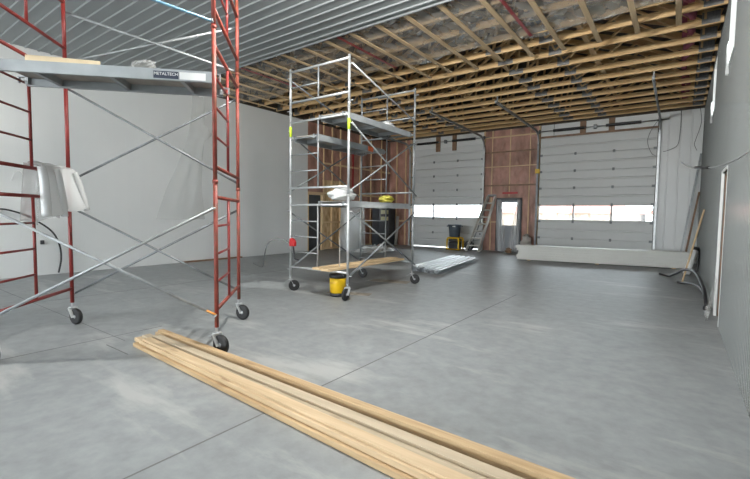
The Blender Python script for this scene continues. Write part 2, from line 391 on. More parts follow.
# vapour film above the strapping, gently wrinkled, rolled edge
rnd = random.Random(3)
def film(u, v):
    x = XL+u*(XR-XL); yy = 6.2+v*2.22
    s = .5+.5*math.sin(yy*10+2.2*math.sin(x*1.7))*.6+.25*math.sin(x*13+yy*3)+.2*math.sin(x*29-yy*11)
    dt = min(abs(yy-q) for q in (6.1, 6.85, 7.6, 8.36, 9.1)); k = max(0, min(1, (dt-.03)/.25))
    z = ZC+.033+.055*s*k
    yy += (.10*math.sin(x*2.3)+.05*math.sin(x*5.1+1))*max(0, v-.85)/.15
    return (x, yy, z)
MB().grid(220, 60, film).build('vapour_film', M['poly'], cl)
for x in (-2.455, -5.54, -8.6): MB().box(x-.03, x+.03, 6.3, 8.35, ZC+.005, ZC+.012).build('seam_tape', M['redtape'], cl)
# roof deck
rf = MB()
XM = (XL+XR)/2; RZ0, RZ1 = 5.45, 7.6
rf.add([(XL-.8, YB, RZ0-.29), (XM, YB, RZ1), (XR+.8, YB, RZ0-.29), (XL-.8, YF+.6, RZ0-.29), (XM, YF+.6, RZ1), (XR+.8, YF+.6, RZ0-.29)], [(0, 1, 4, 3), (1, 2, 5, 4)])
ro = struct(rf.build('roof', M['dark'], thick=.04))
g = MB()
g.add([(XL-.3, YF+.22, ZC), (XR+.3, YF+.22, ZC), (XR+.3, YF+.22, RZ0-.1), (XM, YF+.22, RZ1), (XL-.3, YF+.22, RZ0-.1)], [(0, 1, 2, 3, 4)])
g.add([(XL-.3, YB, ZC+.03), (XR+.3, YB, ZC+.03), (XR+.3, YB, RZ0-.1), (XM, YB, RZ1), (XL-.3, YB, RZ0-.1)], [(0, 1, 2, 3, 4)])
g.box(XL-.2, XL-.15, YB, YF+.2, ZC-.05, RZ0); g.box(XR+.14, XR+.19, YB, YF+.2, ZC-.05, RZ0)
g.build('gable', M['dark'], ro, thick=.02)

# ------------------------------------------------------------------ roof trusses
def truss_proto():
    t = thing('roof_truss', (XM, 0, ZC+.04), 'x', 'roof truss', 'bare roof trusses over the far half of the room')
    y0, y1 = -.02, .02
    def r(x): return RZ0+(RZ1-RZ0)*(1-abs(x-XM)/(XR-XM))-.10
    zb = ZC+.04
    MB().box(XL, XR, y0, y1, zb, zb+.118).build('bottom_chord', M['truss'], t)
    for s in (-1, 1):
        xe = XM+s*(XR-XM)
        MB().bar((xe, 0, r(xe)), (XM, 0, r(XM)), .04, .14).build('top_chord', M['truss'], t)
    nodes_b = [-11.1, -9.15, -8.45, -5.415, -3.40, -2.33, .27]
    webs = []
    for s in (-1, 1):
        X = lambda d: XM+s*d
        webs += [(X(5.62), X(5.62)), (X(5.55), X(4.3)), (X(3.08), X(4.3)), (X(3.08), X(2.2)), (X(.0), X(2.2)), (X(2.0), X(2.2))]
    webs.append((XM, XM))
    for a, b in webs: MB().bar((a, 0, zb+.10), (b, 0, r(b)-.05), .036, .09, (0, 1, 0)).build('web', M['truss'], t)
    for s in (-1, 1):
        MB().box(XM+s*5.42-.06, XM+s*5.42+.06, y0-.002, y1+.002, zb+.14, r(XM+s*5.42)-.07).build('heel_block', M['truss'], t)
        for d in (5.70, 3.08, 2.0):
            x = XM+s*d; w = .13 if d != 2.0 else .17
            MB().box(x-w, x+w, y0-.004, y0-.001, zb+.015, zb+(.13 if d == 2.0 else .22)).build('plate', M['plate'], t)
    return t
T0 = truss_proto()
TY = [6.85, 7.6, 8.36, 8.95, 9.72, 10.5, 11.27, 12.03, 12.78, 13.53, 14.28, 15.03, 15.78, 16.42]
ordn = ['', 'first', 'second', 'third', 'fourth', 'fifth', 'sixth', 'seventh', 'eighth', 'ninth', 'tenth', 'eleventh', 'twelfth']
for i, yy in enumerate(TY):
    o = T0 if i == 0 else copy_tree(T0)
    o.location = (XM, yy, ZC+.04)
    if i < 2: o['label'] = ['wooden roof truss showing faintly through the ceiling film, beside the metal ceiling', 'wooden roof truss showing faintly through the ceiling film, near the film edge'][i]
    elif i == 2: o['label'] = 'wooden roof truss along the loose edge of the ceiling film'
    elif yy > 16: o['label'] = 'last wooden roof truss, tight against the wall above the overhead doors'
    else: o['label'] = '%s bare wooden roof truss beyond the edge of the ceiling film' % ordn[i-2]
for i, x in enumerate((-1.72, -3.62, -7.2, -9.2)):
    o = MB().box(x-.045, x+.045, 8.0, 16.4, ZC+.185, ZC+.223).build('lateral_brace', M['wood_y'])
    tag(o, ['long board laid across the trusses nearest the glossy wall', 'long board laid across the trusses beside the row of splice plates', 'long board laid across the trusses above the metal scaffold', 'long board laid across the trusses nearest the pink insulated wall'][i], 'brace board', 'long boards tying the trusses together')
k = 0
for i in range(2, len(TY)-1):
    m = MB(); yc = (TY[i]+TY[i+1])/2; hw = (TY[i+1]-TY[i])/2-.04
    def bt(u, v): return (-.04+.06*math.sin(u*5+i)+.03*v, yc-hw+2*hw*u, ZC+.17+.42*v)
    m.grid(8, 6, bt); o = m.build('insulation_batt', M['batt'], None, thick=.09)
    tag(o, 'pink insulation batt tucked above the eaves between the %s and next bare truss' % (ordn[i-1] if i > 2 else 'film-edge'), 'insulation', 'pink batts between the trusses by the glossy wall')
# furring strips
sx = [-.17, -.80, -1.44, -2.08, -2.71, -3.35, -4.0, -4.62, -5.24, -5.88, -6.51, -7.15, -7.79, -8.42, -9.06, -9.7, -10.33, -10.97]
for i, x in enumerate(sx):
    dx = random.uniform(-.015, .015)
    o = MB().bar((x, 5.9, ZC+.018), (x+dx, 9.42+random.uniform(-.08, .1), ZC+.018), .085, .02).build('furring_strip', M['strap'])
    w = ['nearest', 'second', 'third', 'fourth', 'fifth', 'sixth', 'seventh', 'eighth', 'ninth', 'tenth', 'eleventh', 'twelfth', 'thirteenth', 'fourteenth', 'fifteenth', 'sixteenth', 'seventeenth', 'eighteenth'][i]
    tag(o, '%s pale wooden strip under the ceiling film, counted from the glossy side wall' % w, 'furring strip', 'wooden strips under the ceiling film')

# ------------------------------------------------------------------ overhead doors
def overhead(name, x0, x1, tagx=None):
    d = sroot(name, ((x0+x1)/2, YF, 0)); H = DT/7
    yb, yf = YF+.01, YF-.04
    def skin(m, xa, xb, z0, z1):
        h = z1-z0
        pr = [(yf, z0+.004), (yf, z0+.46*h-.012), (yf+.022, z0+.47*h), (yf+.022, z0+.53*h), (yf, z0+.54*h+.012), (yf, z1-.016), (yf+.022, z1-.002), (yb, z1-.002), (yb, z0+.004)]
        m.prism([(a, b) for a, b in pr], 'x', xa, xb); m.box(xa, xb, YF, yb+.02, z0-.008, z1+.008)
    zoff = .035 if name == 'door_1' else 0
    for k in range(7):
        z0, z1 = zoff+k*H, zoff+(k+1)*H
        m = MB()
        if k != 2: skin(m, x0, x1, z0, z1)
        else:
            m.box(x0, x1, yf, yb+.02, z0, z0+.07); m.box(x0, x1, yf, yb+.02, z1-.035, z1)
            xs = [x0+(x1-x0)*q/3 for q in range(4)]
            for q, x in enumerate(xs):
                w = .03; m.box(max(x0, x-w), min(x1, x+w), yf, yb, z0, z1)
        s = m.build('section', M['door'], d)
        if k == 2:
            for q in range(3):
                MB().box(xs[q]+.03, xs[q+1]-.03, YF-.02, YF-.014, z0+.07, z1-.035).build('pane', M['glass'], s)
        if k < 6:
            for q in (1, 2):
                x = x0+(x1-x0)*q/3
                MB().box(x-.035, x+.035, yf-.02, yf, z1-.05, z1+.05).tube([(x-.04, yf-.02, z1), (x+.04, yf-.02, z1)], .012, 8).build('hinge', M['galv_dull'], s)
            for sx_ in (-1, 1):
                x = x0+.04 if sx_ < 0 else x1-.04
                MB().box(x-.05, x+.05, yf-.02, yf, z1-.04, z1+.04).tube([(x, yf-.04, z1), (x+sx_*.14, yf-.04, z1)], .008, 8).build('roller', M['galv_dull'], s)
    for s in (-1, 1):
        x = x0-.06 if s < 0 else x1+.06
        m = MB(); m.box(x-.035, x+.035, YF-.17, YF-.10, 0, 4.2)
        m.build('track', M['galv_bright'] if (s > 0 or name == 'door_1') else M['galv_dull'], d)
        m = MB()
        m.box(x-.02, x+.02, YF-.10, YF+.0, 0, 4.3)
        m.build('track_angle', M['galv'], d)
        pts = [(x, YF-.135, 4.15), (x, YF-.15, 4.3), (x, YF-.22, 4.45), (x, YF-.35, 4.56), (x, YF-.52, 4.61), (x, YF-4.75, 4.72)]
        m = MB()
        for a, b in zip(pts, pts[1:]): m.bar(a, b, .07, .05, (1, 0, 0))
        m.build('curved_track', M['galv'], d)
        m = MB(); m.bar((x, YF-4.6, 4.70), (x, YF-4.6, 5.0), .035, .035); m.bar((x, YF-4.6, 4.72), (x+.0, YF-3.9, 5.0), .03, .006)
        m.build('track_hanger', M['galv'], d)
    zs = 4.60; xm = (x0+x1)/2
    MB().tube([(x0-.12, YF-.16, zs), (x1+.30, YF-.16, zs)], .014, 8).build('shaft', M['galv_dull'], d)
    for s in (-1, 1):
        xa, xb = xm+s*.34, xm+s*1.38
        m = MB(); P = []
        for q in range(140):
            P.append((min(xa, xb)+abs(xb-xa)*q/139, 0))
        m.lathe([(.046+.004*(q % 2), h-min(xa, xb)) for q, (h, _) in enumerate(P)], (min(xa, xb), YF-.16, zs), (1, 0, 0), 12)
        m.build('torsion_spring', M['black'], d)
        MB().lathe([(.05, 0), (.075, .005), (.075, .05), (.05, .055)], ((x0-.06 if s < 0 else x1+.03), YF-.16, zs), (1, 0, 0), 16).build('drum', M['galv_dull'], d)
    MB().box(xm-.04, xm+.04, YF-.2, YF-.05, zs-.07, zs+.07).build('bearing_bracket', M['galv_dull'], d)
    return d
overhead('door_1', *D1); overhead('door_2', *D2)
o = MB().box(-4.53, -4.36, YF-.20, YF-.185, 3.05, 3.22).build('warning_tag', M['yellow']); tag(o, 'small yellow tag fixed to the track between the two overhead doors', 'tag')
# entry door between them
dm = sroot('door_5', (-5.54, YF, 0))
m = MB()
m.box(DM[0], DM[0]+.07, YF-.05, YF+.1, 0, 2.12); m.box(DM[1]-.07, DM[1], YF-.05, YF+.1, 0, 2.12); m.box(DM[0], DM[1], YF-.05, YF+.1, 2.04, 2.12)
m.build('frame', M['cab'], dm)
m = MB(); a, b = DM[0]+.07, DM[1]-.07
m.box(a, b, YF+.02, YF+.06, 0, 1.05); m.box(a, a+.12, YF+.02, YF+.06, 1.05, 1.98); m.box(b-.12, b, YF+.02, YF+.06, 1.05, 1.98); m.box(a, b, YF+.02, YF+.06, 1.96, 2.04)
m.box(a+.08, b-.08, YF+.012, YF+.02, .98, 1.05)
lf = m.build('leaf', mat('grey_door', (.27, .29, .31), .5), dm)
MB().box(a+.12, b-.12, YF+.036, YF+.042, 1.05, 1.96).build('pane', M['glass'], lf)
MB().lathe([(.03, 0), (.03, .02), (.018, .03), (.028, .06), (.02, .075)], (b-.06, YF+.02, 1.0), (0, -1, 0), 14).build('handle', M['galv'], lf)
for s in (-1, 1):
    def drape(u, v, s=s):
        xt = (DM[0]+.02, -.28) if s < 0 else (DM[1]-.02, -.28)
        spread = .10+.16*(1-abs(v-.55)) if s < 0 else .12+.22*(v if v < .7 else .7)
        x = (DM[0]+.02+spread*u*(1+.5*v)+.10*v*v) if s < 0 else (DM[1]-.02-spread*u-.16*v*u)
        return (x, YF-.11-.035*math.sin(u*16+v*2)-.06*v, 2.08-v*2.06)
    o = MB().grid(24, 24, drape).build('door_film', M['film'])
    tag(o, 'clear plastic film draped down the %s of the small grey entry door' % ('ladder side' if s < 0 else 'white bag side'), 'plastic film')

# ------------------------------------------------------------------ scaffolds
def caster(parent, x, y, ang, r=.10):
    c = V((x, y, 0)); d = V((math.cos(ang), math.sin(ang), 0)); sd = V((-d.y, d.x, 0)); wc = c+d*.062+V((0, 0, r))
    cs = MB()
    cs.tube([c+V((0, 0, .215)), c+V((0, 0, .30))], .016, 10)
    cs.lathe([(.045, 0), (.045, .012)], c+V((0, 0, .206)), (0, 0, 1), 16)
    for s in (-1, 1):
        p0 = c+V((0, 0, .21))+sd*s*.032; p1 = wc+sd*s*.032-V((0, 0, .008))
        cs.bar(p0, p1, .006, .055, sd)
    cs.tube([wc-sd*.042, wc+sd*.042], .010, 8)
    k = cs.build('caster', M['galv_bright'], parent)
    MB().lathe([(r-.03, -.022), (r-.008, -.024), (r, -.012), (r, .012), (r-.008, .024), (r-.03, .022)], wc, sd, 28).build('tyre', M['rubber'], k)
    w = MB().lathe([(.02, -.024), (.028, -.02), (.028, .02), (.02, .024)], wc, sd, 16)
    for q in range(5):
        t = 2*PI*q/5; w.bar(wc+(d*math.cos(t)+V((0, 0, 1))*math.sin(t))*.02, wc+(d*math.cos(t)+V((0, 0, 1))*math.sin(t))*(r-.028), .02, .014, sd)
    w.build('hub', M['galv'], k)
    b = MB().bar(c+V((0, 0, .2))-d*.03, c-d*.11+V((0, 0, .16)), .03, .008)
    b.build('brake_lever', M['galv'], k)
def scaffold(name, loc, rot, w, l, label, R, top, mpost, mrail, mladder, braces, mb):
    t = thing(name, (*loc, 0), label, 'scaffold', None, rot)
    tiers = [(.27, 1.73, .45, 1.58, (.73, 1.01, 1.29)), (1.73, 3.22, 1.88, 3.05, (2.18, 2.47, 2.76)), (3.22, top, 3.40, 3.94, (3.66,))]
    for k, (p0, p1, rb, rt, rungs) in enumerate(tiers):
        for yy in (0, l):
            fm = MB()
            fm.tube([(0, yy, rb), (w, yy, rb)], R*.9); fm.tube([(0, yy, rt), (w, yy, rt)], R*.9)
            for x in (0, w):
                fm.tube([(x, yy, p0), (x, yy, p1)], R, 12)
                if k: fm.tube([(x, yy, p0-.015), (x, yy, p0+.02)], R*1.25, 12)
            fr = fm.build('end_frame', mpost(0, yy), t)
            lm = MB().tube([(w/2, yy, rb), (w/2, yy, rt)], R*.72)
            for z in rungs: lm.tube([(0, yy, z), (w/2, yy, z)], R*.55)
            lm.build('ladder', mladder, fr)
    for (side, z0, z1, mt, which) in braces:
        x = (-R-.012) if side == 'AD' else (w+R+.012)
        sg = -1 if side == 'AD' else 1
        if 'u' in which: MB().tube([(x, .0, z0), (x, l, z1)], .0145, 8).build('cross_brace', mt, t)
        if 'd' in which: MB().tube([(x+sg*.030, .0, z1), (x+sg*.030, l, z0)], .0145, 8).build('cross_brace', mt, t)
        for yy in (0, l):
            for z in (z0, z1): MB().tube([(x-sg*.02, yy, z), (x+sg*.05, yy, z)], .009, 8).build('brace_lock', M['galv_bright'], t)
    return t
RA = (-3.735, 2.429); rth, rw, rl = 2.363, 1.398, 2.022
red = scaffold('rolling_scaffold', RA, rth, rw, rl, 'tall red painted rolling scaffold on black caster wheels beside the lumber pile', .0215, 4.15,
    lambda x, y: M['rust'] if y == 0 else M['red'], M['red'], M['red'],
    [('AD', .40, 1.47, M['galv'], 'ud'), ('BC', .38, 1.47, M['galv_dull'], 'ud'), ('BC', 1.81, 2.93, M['galv_dull'], 'ud'), ('BC', 3.26, 3.84, M['galv'], 'ud'), ('AD', 3.26, 3.84, M['blue_brace'], 'ud')], None)
for x in (0, rw):
    for y in (0, rl): caster(red, x, y, -rth+.1 if (x == 0) else -rth+.25)
for z in (.40, 1.47):
    MB().tube([(-.0335, .0, z), (-.0335, .09 if z < 1 else .05, z+(.048 if z < 1 else -.026))], .0145, 8).build('brace_tip', M['orange'], red)
GA = (-5.751, 5.269); gth, gw, gl = .018, 1.345, 2.13
gry = scaffold('rolling_scaffold', GA, gth, gw, gl, 'tall galvanised grey rolling scaffold with planks at three heights, by the yellow bucket', .0215, 3.99,
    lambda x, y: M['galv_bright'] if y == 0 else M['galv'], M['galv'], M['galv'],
    [('BC', .40, 1.47, M['galv_dull'], 'ud'), ('AD', .40, 1.47, M['galv_dull'], 'ud'), ('BC', 1.81, 2.90, M['galv'], 'ud'), ('AD', 1.81, 2.90, M['galv_dull'], 'ud'), ('BC', 3.26, 3.84, M['galv_bright'], 'd'), ('AD', 3.26, 3.84, M['galv_dull'], 'd')], None)
caster(gry, 0, 0, .9); caster(gry, gw, 0, -1.45); caster(gry, 0, gl, .35); caster(gry, gw, gl, .2)
for x in (0, gw): MB().tube([(x, 0, 2.80), (x, 0, 2.98)], .0245, 12).build('tape_band', M['limetape'], gry)

def plank(root, rot, loc, x0, x1, l, z, label, group, wood_deck=True):
    t = thing('scaffold_plank', (*loc, 0), label, 'scaffold plank', group, rot)
    zb, zt = z-.045, z+.06
    for x, s in ((x0, 1), (x1, -1)):
        m = MB(); m.prism([(x, zb), (x+s*.035, zb), (x+s*.035, zb+.008), (x+s*.006, zb+.008), (x+s*.006, zt-.008), (x+s*.035, zt-.008), (x+s*.035, zt), (x, zt)], 'y', .035, l-.035)
        m.build('side_rail', M['plank'], t)
    MB().box(x0+.006, x1-.006, .04, l-.04, zt-.02, zt-.004).build('deck', M['plank_deck'], t)
    for y in (.35, l*.5, l-.35): MB().box(x0+.006, x1-.006, y-.02, y+.02, zb+.02, zt-.02).build('cross_member', M['plank'], t)
    for y, s in ((.0, 1), (l, -1)):
        for x in (x0+.03, x1-.03):
            m = MB(); m.bar((x, y+s*.06, z+.045), (x, y-s*.032, z+.045), .03, .012, (0, 0, 1)); m.bar((x, y-s*.03, z+.05), (x, y-s*.03, z-.02), .03, .012, (0, 1, 0)); m.box(x-.015, x+.015, min(y+s*.03, y+s*.06), max(y+s*.03, y+s*.06), z-.03, z+.05)
            m.build('hook', M['galv'], t)
    return t
rp = plank(red, rth, RA, .10, .63, rl, 2.765, 'long grey metal scaffold plank on the red scaffold, with a dark lettered label', None)
# lettered label and blank sticker on the side rail facing the room
def local_label(root, x, y0, y1, z0, z1, m, nm): return MB().box(x-.004, x+.001, y0, y1, z0, z1).build(nm, m, root)
lab = local_label(rp, .10, .355, .585, 2.733, 2.803, M['text_plate'], 'label'); lab['label'] = 'navy label with white lettering'
st = local_label(rp, .10, .10, .345, 2.733, 2.803, M['white'], 'sticker'); st['label'] = 'white sticker'
def text_mesh(s, size, parent, pos, rotm, m, nm):
    cu = bpy.data.curves.new(nm, 'FONT'); cu.body = s; cu.size = size; cu.extrude = .0008; cu.align_x = 'CENTER'; cu.align_y = 'CENTER'
    tmp = bpy.data.objects.new('tmp', cu); COL.objects.link(tmp); bpy.context.view_layer.update()
    me = bpy.data.meshes.new_from_object(tmp.evaluated_get(bpy.context.evaluated_depsgraph_get()))
    bpy.data.objects.remove(tmp)
    me.materials.append(m); o = bpy.data.objects.new(nm, me); COL.objects.link(o); o.parent = parent
    o.matrix_local = Matrix.Translation(V(pos)-OFF[parent.name]) @ rotm.to_4x4(); return o
# text plane: reading direction = -y (local), up = z, normal = -x
rotm = Matrix(((0, 0, -1), (-1, 0, 0), (0, 1, 0)))
text_mesh('METALTECH', .040, lab, (.0955, .47, 2.776), rotm, M['white'], 'lettering')
g1 = 'metal planks on the grey scaffold'
plank(gry, gth, GA, .07, .63, gl, 2.748, 'middle metal plank of the grey scaffold, on the insulated wall side', g1)
plank(gry, gth, GA, .70, 1.27, gl, 3.05, 'topmost metal plank of the grey scaffold, just under the trusses', g1)
lp = plank(gry, gth, GA, .70, 1.29, gl, 1.59, 'lowest metal plank of the grey scaffold, with white and yellow bundles on it', g1)
def G(x, y, z):
    c, s = math.cos(gth), math.sin(gth); return V((GA[0]+c*x-s*y, GA[1]+s*x+c*y, z))
def RD(x, y, z):
    c, s = math.cos(rth), math.sin(rth); return V((RA[0]+c*x-s*y, RA[1]+s*x+c*y, z))

# plywood sheet lying on the red scaffold's top rails, sagging film scraps on the plank
m = MB(); m.bar(RD(.60, 1.28, 2.922), RD(.60, 1.99, 2.942), .012, .19); o = m.build('plywood_board', M['ply']); tag(o, 'pale plywood board standing on edge on the red scaffold plank', 'plywood board')
def blob(name, c, rx, ry, rz, m, label, cat, seed=1, n=20, amp=.35, group=None):
    rn = random.Random(seed); ph = [(rn.uniform(1, 4), rn.uniform(1, 5), rn.uniform(0, 6), rn.uniform(0, 6)) for _ in range(7)]
    def fn(u, v):
        a = 2*PI*u; b = PI*(v-.5); k = 1+amp*sum(math.sin(round(p)*a+r)*math.sin(q*b*2+s) for p, q, r, s in ph)/3
        z = math.sin(b); z = max(z, -.75)
        return (c[0]+rx*k*math.cos(a)*math.cos(b), c[1]+ry*k*math.sin(a)*math.cos(b), c[2]+rz*(z+.75)*(.8+.2*k))
    o = MB().grid(n*2, n, fn).build(name, m); return tag(o, label, cat, group)
p = RD(.40, .78, 2.86); blob('plastic_scrap', p, .17, .12, .07, M['film_thin'], 'crumpled clear plastic scrap on the red scaffold plank', 'plastic scrap', 4)
p = G(.98, 1.72, 3.12); blob('plastic_scrap', p, .09, .16, .09, M['film_white'], 'crumpled milky plastic scrap on the topmost plank of the grey scaffold', 'plastic scrap', 9)
p = G(1.07, .18, 1.66); blob('plastic_bundle', p, .2, .26, .13, M['film_white'], 'folded white plastic bundle on the lowest plank of the grey scaffold', 'plastic bundle', 3, amp=.2)
p = G(1.08, 1.52, 1.66); blob('cloth_bundle', p, .11, .2, .08, M['cloth_y'], 'yellow cloth bundle on the lowest plank of the grey scaffold', 'cloth', 6)
mid = [o for o in bpy.data.objects if o.name == 'scaffold_plank.001'][0]
MB().box(.634, .6425, gl-.62, gl-.45, 2.70, 2.80).build('tape_band', M['orangetape'], mid)

# folded film hanging over the left end of the red scaffold: long soft rolls
t = thing('film_bundle', RD(.75, rl, 1.0), 'milky plastic film rolls slung over the red scaffold rail by its post', 'plastic film')
fs = [(.93, .08, .045, 1.90, 1.33, 'f'), (1.06, .05, .06, 1.95, 1.44, 'w'), (1.18, .07, .055, 1.93, 1.40, 'w'), (1.31, .03, .06, 1.93, 1.42, 'f'), (1.42, .00, .038, 1.86, 1.50, 'w')]
RWx = (.62, 1.38)
def sheet(u, v):
    # sheet draped over rail at z=1.90, both sides, flaring right towards the bottom
    x = .80+.60*u+.22*u*v
    side = -1
    fold = .055*math.sin(u*11+v*1.2)+.012*math.sin(u*23)
    y = rl-.045-.04*v+fold*(.35+.8*v)
    z = 1.935-v*(.56-.10*u+.03*math.sin(u*11))
    return RD(x, y, z)
a = MB().grid(60, 24, sheet).build('front_fold', M['film_white'], t)
def sheet2(u, v):
    x = .66+.72*u; y = rl+.045+.03*v+(.03*math.sin(u*13+2))*(.4+v); z = 1.935-v*(.62+.05*math.sin(u*6))
    return RD(x, y, z)
MB().grid(50, 20, sheet2).build('back_fold', M['film'], t)
def sheet3(u, v):
    a = PI*v; x = .70+.70*u; return RD(x, rl-.045*math.cos(a), 1.933+.028*math.sin(a)+.004*math.sin(u*19))
MB().grid(40, 8, sheet3).build('rail_fold', M['film_white'], t)
for x0, x1, r0 in ((.98, 1.06, .035), (1.37, 1.56, .036), (.70, .72, .05)):
    m = MB(); m.tube(spline([RD(x0, rl-.09, 1.90), RD(x0+(x1-x0)*.3, rl-.11, 1.75), RD(x1, rl-.12, 1.36 if x0 < 1.2 else 1.44)], 6), [r0*.8+r0*.2*k/12 for k in range(13)], 12)
    m.build('roll', M['film_white'], t)

# film stuck to the left wall
def wfilm(u, v):
    y0 = 6.62-.95*v**1.1+.12*math.sin(v*5); y1 = 6.95+.05*math.sin(v*7)+(.25 if .22 < v < .36 else 0)*(1-abs(v-.29)/.07)
    y = y0+(y1-y0)*u
    return (XL+.05+.03*math.sin(u*15+v*3)+.015*math.sin(v*23), y, 4.72-3.5*v)
tag(MB().grid(26, 50, wfilm).build('wall_film', M['film_thin']), 'long strip of clear plastic film hanging down the long white wall', 'plastic film')
# hose out of the left wall, outlet box, base board
hs = spline([(XL+.04, 1.9, 1.30), (XL+.10, 2.1, 1.42), (XL+.16, 2.4, 1.44), (XL+.17, 2.64, 1.38), (XL+.17, 2.88, 1.26), (XL+.14, 3.23, .97), (XL+.10, 3.38, .65), (XL+.07, 3.41, .33), (XL+.05, 3.36, .03)], 8)
tag(MB().tube(hs, .018, 10).build('black_hose', M['cable']), 'black hose arching out of the long white wall behind the red scaffold', 'hose')
t = thing('outlet_box', (XL, 3.09, .66), 'small black electrical box low on the long white wall by the arching hose', 'outlet box')
MB().box(XL+.0, XL+.04, 3.055, 3.125, .68, .77).build('box', M['black'], t, bevel=.006); MB().box(XL+.04, XL+.046, 3.065, 3.115, .69, .76).build('cover', M['charcoal'], t)
lp_ = spline([(XL+.0, 2.62, 2.05), (XL+.05, 2.66, 2.2), (XL+.06, 2.74, 2.24), (XL+.06, 2.79, 2.1), (XL+.05, 2.80, 1.7), (XL+.01, 2.78, 1.42)], 6)
tag(MB().tube(lp_, .010, 8).build('white_cable', M['white']), 'white cable loop hanging on the long white wall behind the film rolls', 'cable')
o = MB().box(XL+.03, XL+.13, 6.2, 8.2, 0, .04).build('floor_board', M['brown']); tag(o, 'brown board lying on the floor along the long white wall', 'board')

# extension cord with red connector on the grey scaffold
t = thing('extension_cord', G(.06, -.04, .3), 'dark cord with a red plug head hooked on the grey scaffold post', 'extension cord')
c = spline([(-9.6, 7.4, .02), (-8.6, 6.9, .05), (-7.4, 6.0, .45), (-6.75, 5.55, .78), (-6.3, 5.35, .92), (-5.95, 5.26, .93), (-5.78, 5.24, .90), (-5.70, 5.22, .86)], 8)
MB().tube(c, .014, 8).build('cord', M['cable_grey'], t)
q = G(.125, -.055, .66)
m = MB(); m.prism([(q.x-.06, .835), (q.x+.06, .835), (q.x+.068, .90), (q.x+.04, .955), (q.x-.015, .985), (q.x-.055, .965)], 'y', q.y-.05, q.y+.02)
m.build('plug_head', M['redplast'], t, bevel=.012)
MB().tube(spline([(q.x+.01, q.y-.01, .84), (q.x+.03, q.y-.01, .70), (q.x+.05, q.y-.02, .62), (q.x+.16, q.y-.02, .59)], 5), .016, 8).build('pigtail', M['cable'], t)
MB().bar((q.x-.0, q.y, .98), (q.x-.02, q.y+.04, 1.03), .02, .006).build('hook', M['galv'], t)

# two planks lying on the grey scaffold's bottom rails
for i, (xa, xb, xc, xd) in enumerate(((.68, .90, .72, .92), (.93, 1.13, .95, 1.15))):
    a0, a1 = G((xa+xb)/2, -.16-.05*i, .472+.018), G((xc+xd)/2, gl+.12-.1*i, .472+.018)
    o = MB().bar(a0, a1, .185, .036).build('wood_plank', M['wood_y'])
    tag(o, ['wooden plank on the bottom rails of the grey scaffold, wall side', 'wooden plank on the bottom rails of the grey scaffold, nearer the bucket'][i], 'plank', 'wooden planks across the grey scaffold base')

# yellow bucket
bx, by = -4.775, 5.47
t = thing('bucket', (bx, by, 0), 'round yellow bucket with black lid and base by the grey scaffold wheel', 'bucket')
MB().lathe([(.125, .05), (.135, .07), (.143, .22), (.145, .33)], (bx, by, 0), n=32).build('body', M['yellow'], t)
MB().lathe([(.128, 0), (.14, .01), (.14, .055), (.126, .06)], (bx, by, 0), n=32).build('base', M['black'], t)
MB().lathe([(.146, .32), (.155, .33), (.155, .365), (.145, .385), (.05, .39)], (bx, by, 0), n=32).build('lid', M['black'], t)
hd = [(bx+.155*math.cos(PI*k/10), by-.03, .36+.06*math.sin(PI*k/10)) for k in range(11)]
MB().tube(hd, .005, 8).build('handle', M['galv_dull'], t)
o = MB().tube([(bx+.02, by+.02, .39), (bx+.025, by+.02, .60), (bx+.01, by+.03, 1.02)], .007, 8).build('wire_rod', M['rope']); tag(o, 'thin rod standing up from the lid of the yellow bucket', 'rod')
for i, (x, y, w, d, a, lb) in enumerate(((-4.75, 5.75, .8, .22, .35, 'flat brown cardboard scrap on the floor behind the yellow bucket'), (-4.95, 7.35, .85, .32, .25, 'flat brown cardboard scrap on the floor by the far scaffold wheels'))):
    m = MB(); c, s = math.cos(a), math.sin(a)
    m.add([(x+c*i_*w/2-s*j_*d/2, y+s*i_*w/2+c*j_*d/2, z) for z in (.001, .006) for i_, j_ in ((-1, -1), (1, -1), (1, 1), (-1, 1))], [(0, 3, 2, 1), (4, 5, 6, 7), (0, 1, 5, 4), (1, 2, 6, 5), (2, 3, 7, 6), (3, 0, 4, 7)])
    tag(m.build('cardboard_scrap', M['card']), lb, 'cardboard')

# ------------------------------------------------------------------ lumber pile
LB = [  # (x0, y at x0, x1, y at x1, z, width, height, material, label)
    (-4.62, 2.055, .25, 1.80, 0, .085, .038, 'b', 'bottom board on the camera side edge of the lumber pile'),
    (-4.80, 2.150, .10, 1.935, 0, .085, .038, 'a', 'second bottom board of the lumber pile from the camera side'),
    (-4.78, 2.245, .20, 2.070, 0, .085, .038, 'c', 'third bottom board of the lumber pile from the camera side'),
    (-4.74, 2.335, .15, 2.20, 0, .085, .038, 'b', 'fourth bottom board of the lumber pile from the camera side'),
    (-3.58, 2.405, .30, 2.315, 0, .085, .038, 'a', 'bottom board at the back of the lumber pile, beside the red scaffold wheel'),
    (-4.55, 2.085, .22, 1.835, .038, .087, .038, 'a', 'pale board on top at the camera side of the lumber pile'),
    (-4.70, 2.186, .17, 1.956, .038, .085, .038, 'c', 'greyish board in the middle layer of the lumber pile'),
    (-4.52, 2.205, .24, 2.045, .076, .085, .020, 'c', 'grey knotty strip on top in the middle of the lumber pile'),
    (-4.72, 2.335, .16, 2.205, .038, .080, .038, 'a', 'pale upper board along the back of the lumber pile'),
    (-4.66, 2.325, .18, 2.185, .076, .060, .034, 'b', 'topmost narrow board along the dark gap in the lumber pile'),
    (-4.50, 2.095, .20, 1.865, .076, .085, .020, 'a', 'topmost pale board at the camera side of the lumber pile'),
]
